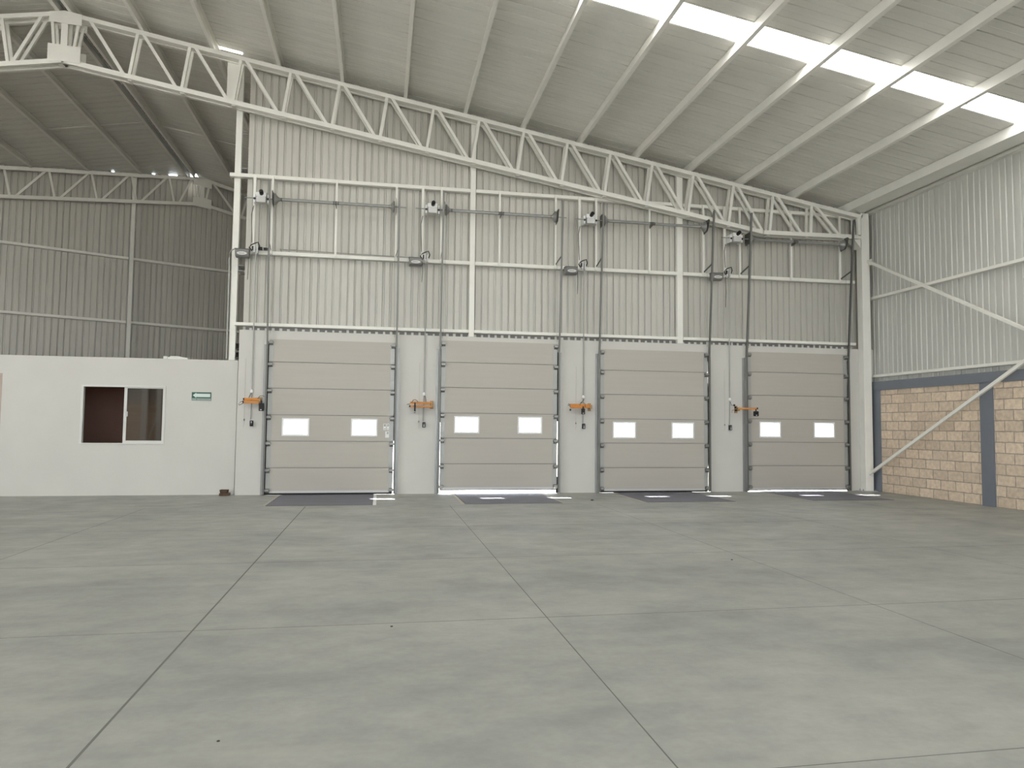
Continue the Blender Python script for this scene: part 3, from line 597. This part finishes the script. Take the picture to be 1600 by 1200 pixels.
    MB().tube([(px, -0.02, 2.05), (px - 0.01, -0.02, 1.52)], 0.011, 8).build('lower_cord', 'pipe', c)
    bz = (1.43, 1.435, 1.44, 1.44)[k]; bx = (-0.29, 3.165, 6.64, 10.09)[k]
    g = thing('push_button_switch', (bx, -0.03, bz), 'small black push button box left of the %s' % DN[k], 'switch', 'push button switches')
    MB().box(bx - 0.032, bx + 0.032, -0.006, 0.0, bz - 0.085, bz + 0.06).build('back_plate', 'lgrey', g)
    MB().box(bx - 0.03, bx + 0.032, -0.06, -0.006, bz - 0.05, bz + 0.065).build('housing', 'black', g, 0.006)
    for q, cm in ((0.03, 'wlabel' if k == 0 else 'boxgrey'), (0.0, 'boxgrey' if k == 0 else 'lgrey'), (-0.028, 'black' if k == 0 else 'white')):
        MB().lathe((bx + 0.002, -0.06, bz + q + 0.005), (0, -1, 0), [(0, 0.012), (0.008, 0.012), (0.010, 0.008)], 10).build('button', cm, g)
    hx = (-0.435, 3.06, 6.47, 9.965)[k]
    g = thing('pull_cord', (hx, -0.02, 1.5), 'thin pull cord with small dark toggle left of the %s' % DN[k], 'cord', 'pull cords')
    MB().tube([(hx + 0.0, -0.02, 2.75), (hx, -0.02, 1.53)], 0.0022, 5).build('upper_string', 'pipe', g)
    MB().tube([(hx, -0.02, 1.5), (hx + 0.004, -0.018, 1.44), (hx - 0.012, -0.02, 1.37)], 0.0022, 5).build('lower_string', 'pipe', g)
    MB().lathe((hx, -0.02, 1.488), (0, 0, 1), [(0, 0.006), (0.015, 0.013), (0.035, 0.011), (0.045, 0.004)], 8).build('toggle', 'boxgrey', g)
    lx, lz0, lz1 = ((-0.45, 4.9, 4.36), (3.075, 4.86, 4.47), (6.49, 4.85, 4.36), (10.005, 4.87, 4.2))[k]
    o = MB().tube([(lx, -0.03, lz0 + 0.04), (lx + 0.006, -0.035, (lz0 + lz1) / 2), (lx - 0.004, -0.03, lz1)], 0.006, 6).build('hanging_cable', 'black'); tag(o, 'loose black cable end hanging up left of the %s' % DN[k], 'cable', 'hanging cable ends')
    # cable down the strut from the motor
    o = MB().tube([(s0 + 0.0, -0.03, z - 0.12), (s0 - 0.035, -0.035, z - 0.3), (s0 - 0.03, -0.03, 5.5), (s0 - 0.01, -0.03, 5.12)], 0.008, 6).build('motor_cable', 'galvd'); tag(o, 'thin motor cable along a strut, up left of the %s' % DN[k], 'cable', 'motor cables')
for k, (a, b_) in enumerate(((-0.16, 2.75), (2.35, 2.80))):
    pass
o = MB().tube([(0.15, 0.02, 5.03), (2.55, 0.02, 5.0), (2.8, -0.01, 4.99)], 0.011, 6).build('electric_conduit', 'pipe'); tag(o, 'thin horizontal conduit on the middle girt, dock door nearest the office', 'conduit')
o = MB().tube([(-0.6, 0.0, 4.985), (-0.72, -0.005, 4.985), (-0.79, 0.02, 4.96), (-0.83, 0.06, 4.9), (-0.845, 0.1, 4.8), (-0.845, 0.14, 4.6), (-0.845, 0.15, 2.75)], 0.014, 8).build('electric_conduit', 'pipe'); tag(o, 'bent conduit from the control box down the edge of the slim left column', 'conduit')
sx = -0.2
o = MB().box(-0.26, -0.19, -0.02, 0.04, 4.99, 5.05).box(-0.16, -0.1, -0.02, 0.04, 4.995, 5.04).box(-0.09, -0.06, -0.02, 0.04, 5.0, 5.035).build('cable_connector', 'black'); tag(o, 'black cable connectors lying on the middle girt right of the first conduit', 'connector')

# ------------------------------------------------------------------ swing-arm dock lights (orange)
def dock_light(label, plate, bars, lamp, cables, caps):
    g = thing('dock_light', (plate[0], 0, plate[1]), label, 'dock light', 'orange swing-arm dock lights')
    px, pz = plate; MB().box(px - 0.036, px + 0.036, -0.014, 0.0, pz - 0.085, pz + 0.085).build('wall_plate', 'oplate', g, 0.003)
    MB().box(px - 0.025, px + 0.025, -0.16, -0.014, pz - 0.04, pz + 0.045).build('pivot_block', 'oplate', g, 0.004)
    for p, q, h in bars: MB().bar(p, q, 0.03, h, (0, 1, 0)).build('arm', 'orange', g, 0.003)
    lm = MB()
    (cx, cy, cz, sx, sy, sz) = lamp; lm.box(cx - sx / 2, cx + sx / 2, cy - sy / 2, cy + sy / 2, cz - sz / 2, cz + sz / 2); lh = lm.build('lamp_head', 'black', g, 0.012)
    MB().box(cx - 0.02, cx + 0.012, cy - sy / 2 - 0.002, cy - sy / 2 + 0.001, cz - sz / 2 + 0.015, cz - sz / 2 + 0.032).build('lamp_label', 'lgrey', lh)
    MB().lathe((cx, cy, cz + sz / 2 - 0.005), (0, 0, 1), [(0, 0.014), (0.05, 0.014)], 8).build('lamp_stem', 'black', g)
    for pts_ in cables: MB().tube(pts_, 0.0055, 6).build('cord', 'black', g)
    for c_ in caps: MB().box(c_[0] - 0.012, c_[0] + 0.012, c_[1] - 0.02, c_[1] + 0.02, c_[2] - 0.02, c_[2] + 0.02).build('end_cap', 'black', g)
    return g
dock_light('orange swing-arm dock light with folded arm, left of the dock door nearest the office', (-0.135, 1.885),
           [((-0.135, -0.12, 1.925), (-0.435, -0.10, 1.925), 0.05), ((-0.135, -0.17, 1.865), (-0.435, -0.15, 1.865), 0.05)], (-0.075, -0.24, 1.765, 0.095, 0.07, 0.155),
           [[(-0.43, -0.1, 1.90), (-0.5, -0.12, 1.86), (-0.535, -0.12, 1.82), (-0.52, -0.13, 1.80), (-0.43, -0.15, 1.845)], [(-0.16, -0.2, 1.93), (-0.12, -0.2, 1.985), (-0.07, -0.2, 1.995), (-0.03, -0.2, 1.98)], [(-0.3, -0.02, 2.06), (-0.32, -0.06, 2.03), (-0.345, -0.1, 1.95)]],
           [(-0.44, -0.10, 1.925), (-0.44, -0.15, 1.865)])
dock_light('orange swing-arm dock light with lamp edge-on, left of the second dock door', (3.325, 1.865),
           [((3.325, -0.12, 1.905), (2.87, -0.10, 1.905), 0.04), ((3.325, -0.12, 1.83), (2.87, -0.10, 1.83), 0.04)], (2.965, -0.2, 1.77, 0.032, 0.12, 0.17),
           [[(2.90, -0.14, 1.905), (2.93, -0.18, 1.955), (2.97, -0.18, 1.965), (3.01, -0.15, 1.945), (3.03, -0.13, 1.92)], [(2.87, -0.12, 1.875), (2.83, -0.12, 1.87), (2.80, -0.12, 1.86)], [(3.16, -0.02, 2.06), (3.19, -0.06, 2.02), (3.20, -0.1, 1.92)]],
           [(2.862, -0.10, 1.83)])
dock_light('orange swing-arm dock light, black lamp in front of its arm, left of third dock door', (6.775, 1.865),
           [((6.775, -0.12, 1.885), (6.32, -0.10, 1.89), 0.085), ((6.32, -0.16, 1.85), (6.60, -0.18, 1.85), 0.03)], (6.565, -0.26, 1.765, 0.075, 0.06, 0.125),
           [[(6.32, -0.1, 1.91), (6.275, -0.12, 1.935), (6.265, -0.12, 1.90), (6.32, -0.12, 1.875)], [(6.50, -0.2, 1.90), (6.54, -0.22, 1.955), (6.61, -0.22, 1.945), (6.63, -0.2, 1.88), (6.60, -0.2, 1.83)], [(6.65, -0.02, 2.03), (6.62, -0.05, 2.0), (6.55, -0.1, 1.95)]],
           [(6.318, -0.12, 1.80)])
dock_light('orange swing-arm dock light reaching over the dock door in the right corner', (10.245, 1.865),
           [((10.245, -0.15, 1.885), (10.60, -0.30, 1.88), 0.042)], (10.565, -0.33, 1.765, 0.11, 0.06, 0.115),
           [[(10.17, -0.1, 1.95), (10.11, -0.06, 1.96), (10.10, -0.03, 2.03)], [(10.16, -0.1, 1.85), (10.11, -0.1, 1.84), (10.10, -0.1, 1.79)]],
           [(10.175, -0.12, 1.905), (10.185, -0.12, 1.84), (10.61, -0.3, 1.885), (10.16, -0.1, 1.955)])

# ------------------------------------------------------------------ dock levelers
llab = ('steel floor plate before the dock door nearest the office, reflection painted as a white strip along its edge', 'steel floor plate before the second dock door from the office',
        'steel floor plate before the third dock door from the office', 'steel floor plate before the dock door in the right corner')
for k in range(4):
    X = k * PITCH; a, b_ = X + 0.335, X + 2.16
    t = thing('dock_leveler', ((a + b_) / 2, -1.0, 0), llab[k], 'dock leveler', 'dock levelers')
    MB().box(a, b_, -2.05, 0.02, -0.02, 0.004).build('deck_plate', 'lever', t)
    MB().box(a - 0.014, a, -2.06, -0.06, -0.02, 0.0035).box(a, b_, -2.062, -2.05, -0.02, 0.0035).build('edge_gap', 'rust', t)
    MB().box(a - 0.075, a - 0.014, -2.06, -0.06, -0.02, 0.003).build('frame_angle', 'leverlip', t)
    MB().box(b_, b_ + 0.06, -2.06, -0.06, -0.02, 0.003).build('frame_angle', 'white' if k == 0 else 'leverlip', t)  # first plate's right angle is white to imitate a lit metal reflection

# ------------------------------------------------------------------ office: front wall, window, door, room behind
OF = 0.12; ox0, ox1 = -8.4, -0.612
wx0, wx1, wz0, wz1 = -3.515, -1.965, 1.005, 2.165
dx0, dx1, dz1 = -5.92, -4.92, 2.36
w = MB()
w.box(ox0, dx0, OF, OF + 0.15, -0.2, 2.715); w.box(dx0, dx1, OF, OF + 0.15, dz1, 2.715); w.box(dx1, wx0, OF, OF + 0.15, -0.2, 2.715)
w.box(wx0, wx1, OF, OF + 0.15, -0.2, wz0); w.box(wx0, wx1, OF, OF + 0.15, wz1, 2.715); w.box(wx1, ox1, OF, OF + 0.15, -0.2, 2.715)
struct(w, 'wall_office', 'plaster', 'low white office wall at the left with a sliding window', 'wall')
w = MB(); w.box(ox0, -0.6, 3.3, 3.4, 0, 2.6); w.box(-0.66, -0.56, OF + 0.15, 3.3, 0, 2.6); w.box(-4.9, -4.84, OF + 0.15, 3.3, 0, 2.6)
struct(w, 'wall_office_inner', 'clay', 'reddish brown inner walls of the office seen through its window', 'wall')
struct(MB().box(ox0, -4.92, 3.2, 3.29, 0, 2.6).box(ox0, ox0 + 0.1, OF + 0.15, 3.2, 0, 2.6).box(-4.92, -4.902, OF + .15, 3.2, 0, 2.6), 'wall_office_end', 'pink', 'pale pink inner wall seen through the doorway at the left edge', 'wall')
struct(MB().box(ox0, -0.56, OF + 0.151, 3.4, 2.6, 2.69), 'ceiling_office', 'clay', 'flat office roof behind the low white wall', 'ceiling')
t = tag(bpy.data.objects.new('window_1', None), 'sliding white aluminium office window with its left half open', 'window', None, 'structure'); COL.objects.link(t); t.location = ((wx0 + wx1) / 2, OF, wz0); t.matrix_world = Matrix.Translation(t.location)
g = MB(); ring(g, wx0, wx1, wz0, wz1, wx0 + 0.045, wx1 - 0.04, wz0 + 0.022, wz1 - 0.035, OF - 0.012, OF + 0.07); g.build('window_frame', 'alu', t, 0.003)
mx = -2.735
g = MB(); ring(g, mx, wx1 - 0.04, wz0 + 0.022, wz1 - 0.035, mx + 0.055, wx1 - 0.055, wz0 + 0.07, wz1 - 0.055, OF + 0.005, OF + 0.03); g.build('sliding_sash', 'alu', t, 0.003)
MB().box(mx + 0.05, wx1 - 0.05, OF + 0.016, OF + 0.02, wz0 + 0.065, wz1 - 0.05).build('window_pane', 'oglass', t)
MB().box(mx + 0.045, mx + 0.08, OF - 0.01, OF + 0.005, 1.55, 1.65).build('latch', 'lgrey', t)
t = tag(MB().box(dx0, dx0 + 0.04, OF - 0.005, OF + 0.15, 0, dz1).box(dx1 - 0.035, dx1, OF - 0.005, OF + 0.15, 0, dz1).box(dx0 + 0.04, dx1 - 0.035, OF - 0.005, OF + 0.15, dz1 - 0.04, dz1).build('door_1', 'pink'), 'pinkish doorway frame at the left end of the office wall', 'doorway', None, 'structure')

sg = thing('arrow_sign', (-1.28, OF - 0.006, 1.97), 'small green sign with a white arrow pointing left, on the office wall', 'sign')
a0, a1, b0, b1 = -1.475, -1.105, 1.887, 2.055
MB().box(a0, a1, OF - 0.008, OF, b0, b1).build('board', 'green', sg)
MB().box(a0 + 0.004, a1 - 0.004, OF - 0.0095, OF - 0.008, b0 + 0.004, b0 + 0.046).build('caption_strip', 'signg', sg)
MB().prism([(x_, OF - 0.008, z_) for x_, z_ in ((a0 + 0.02, 1.992), (a0 + 0.085, 2.043), (a0 + 0.085, 2.026), (a1 - 0.018, 2.026), (a1 - 0.018, 1.958), (a0 + 0.085, 1.958), (a0 + 0.085, 1.941))], (0, -0.002, 0)).build('arrow', 'signw', sg)
MB().box(a0 + 0.09, a0 + 0.1, OF - 0.011, OF - 0.0095, b0 + 0.012, b0 + 0.038).box(a0 + 0.13, a1 - 0.03, OF - 0.011, OF - 0.0095, b0 + 0.022, b0 + 0.026).build('caption_mark', 'green', sg)
o = MB().box(-2.045, -1.965, OF + 0.02, OF + 0.13, 2.715, 2.772).box(-1.965, -1.93, OF + 0.02, OF + 0.13, 2.715, 2.758).build('foam_block', 'foam', None, 0.01); tag(o, 'left one of the pale blocks lying on top of the office wall', 'block', 'pale blocks on the office wall')
o = MB().prism([(-1.93, OF + 0.02, 2.715), (-1.58, OF + 0.02, 2.715), (-1.58, OF + 0.02, 2.748), (-1.66, OF + 0.02, 2.752), (-1.76, OF + 0.02, 2.778), (-1.90, OF + 0.02, 2.774), (-1.93, OF + 0.02, 2.76)], (0, 0.12, 0)).build('foam_block', 'foam', None, 0.006); tag(o, 'right one of the pale blocks on top of the office wall, with a sloping end', 'block', 'pale blocks on the office wall')
o = MB().box(-0.845, -0.665, -0.13, 0.06, 0, 0.05).build('wood_block', 'wood', None, 0.004); tag(o, 'dark brown wood block on the floor by the office wall, lower of two', 'wood block', 'wood blocks by the office wall')
o = MB().prism([(-0.83, -0.11, 0.05), (-0.70, -0.11, 0.05), (-0.69, -0.11, 0.115), (-0.845, -0.11, 0.115)], (0, 0.14, 0)).build('wood_block', 'wood', None, 0.004); tag(o, 'brown wood block stacked on top of the other, by the office wall', 'wood block', 'wood blocks by the office wall')
for x, y, r_, lb in ((2.367, -10.02, 0.011, 'tiny dark pebble on the floor just below the nearest clear joint'), (6.36, -1.63, 0.035, 'dark crumb on the floor between the second and third dock levelers'), (6.06, -7.91, 0.013, 'tiny dark pebble on the open floor below the third dock leveler'), (1.567, -11.79, 0.008, 'tiny dark pebble nearest to the viewer on the floor')):
    o = MB().lathe((x, y, 0), (0, 0, 1), [(0, r_ * 0.8), (r_ * 0.25, r_), (r_ * 0.5, r_ * 0.6), (r_ * 0.6, r_ * 0.2)], 7).build('pebble', 'stone'); tag(o, lb, 'pebble', 'crumbs on the floor')

# daylight seam where the main roof meets the rear bay roof
t = thing('skylight', (-0.95, 0.12, ztop(-0.95) + HR), 'short bright slot in the roof above the truss, beside the slim left column', 'skylight')
MB().prism([(-1.2, 0.07, ztop(-1.2) + HR - 0.012), (-0.72, 0.07, ztop(-0.72) + HR - 0.012), (-0.72, 0.07, ztop(-0.72) + HR - 0.004), (-1.2, 0.07, ztop(-1.2) + HR - 0.004)], (0, 0.055, 0)).build('translucent_sheet', 'sky', t)

# ------------------------------------------------------------------ light: sun and sky outside
sd = Vector((0.385, -0.97, -1.37)).normalized()
sl = bpy.data.lights.new('sun', 'SUN'); sl.energy = 60; sl.angle = math.radians(0.6); sl.color = (1.0, 0.96, 0.9)
so = bpy.data.objects.new('sun', sl); COL.objects.link(so); so.location = (5, 20, 25); so.rotation_euler = sd.to_track_quat('-Z', 'Y').to_euler()
wd = bpy.data.worlds.new('sky'); S.world = wd; wd.use_nodes = True
nt = wd.node_tree; bg = nt.nodes['Background']; bg.inputs[0].default_value = (0.86, 0.93, 1.0, 1); bg.inputs[1].default_value = 6.8

struct(MB().box(-60, 60, -100, REAR - 0.2, -0.4, -0.05).box(-90, LEFT - 0.2, REAR - 0.2, 40, -0.4, -0.05), 'ground_forecourt', 'yard', 'pale concrete forecourt outside the added rear gate', 'ground')
pl = bpy.data.lights.new('added_gate_portal', 'AREA'); pl.shape = 'RECTANGLE'; pl.size = GX1 - GX0; pl.size_y = GZ; pl.cycles.is_portal = True  # portal guiding sky light through the added rear gate
po = bpy.data.objects.new('added_gate_portal', pl); COL.objects.link(po); po.location = ((GX0 + GX1) / 2, REAR - 0.1, GZ / 2); po.rotation_euler = (math.radians(90), 0, 0)

p2 = bpy.data.lights.new('added_bay_portal', 'AREA'); p2.shape = 'RECTANGLE'; p2.size = GY1 - GY0; p2.size_y = 5.8; p2.cycles.is_portal = True  # sky portal for the openings added in the left wall
po = bpy.data.objects.new('added_bay_portal', p2); COL.objects.link(po); po.location = (LEFT - 0.08, (GY0 + GY1) / 2, 2.9); po.rotation_euler = (math.radians(90), 0, math.radians(-90))

# ------------------------------------------------------------------ camera
cam = bpy.data.cameras.new('camera'); cam.sensor_width = 36; cam.lens = 1128.53 * 36 / 1600; cam.clip_end = 300
co = bpy.data.objects.new('camera', cam); COL.objects.link(co)
yaw, pit, rol = 0.1802, 0.0584, 0.0097
cy_, sy_, cp, sp, cr, sr = math.cos(yaw), math.sin(yaw), math.cos(pit), math.sin(pit), math.cos(rol), math.sin(rol)
fwd = Vector((sy_ * cp, cy_ * cp, sp)); right = Vector((cy_, -sy_, 0)); upv = right.cross(fwd)
r2 = right * cr + upv * sr; u2 = -right * sr + upv * cr
mx_ = Matrix((r2, u2, -fwd)).transposed().to_4x4(); mx_.translation = (2.2555, -15.3179, 1.4318)
co.matrix_world = mx_; S.camera = co

S.view_settings.view_transform = 'Standard'; S.view_settings.look = 'None'; S.view_settings.gamma = 1; S.view_settings.use_curve_mapping = False
S.view_settings.exposure = -0.1
S.cycles.max_bounces = 10; S.cycles.diffuse_bounces = 7; S.cycles.glossy_bounces = 4; S.cycles.transparent_max_bounces = 8
S.cycles.sample_clamp_indirect = 6.0; S.cycles.caustics_reflective = False; S.cycles.caustics_refractive = False
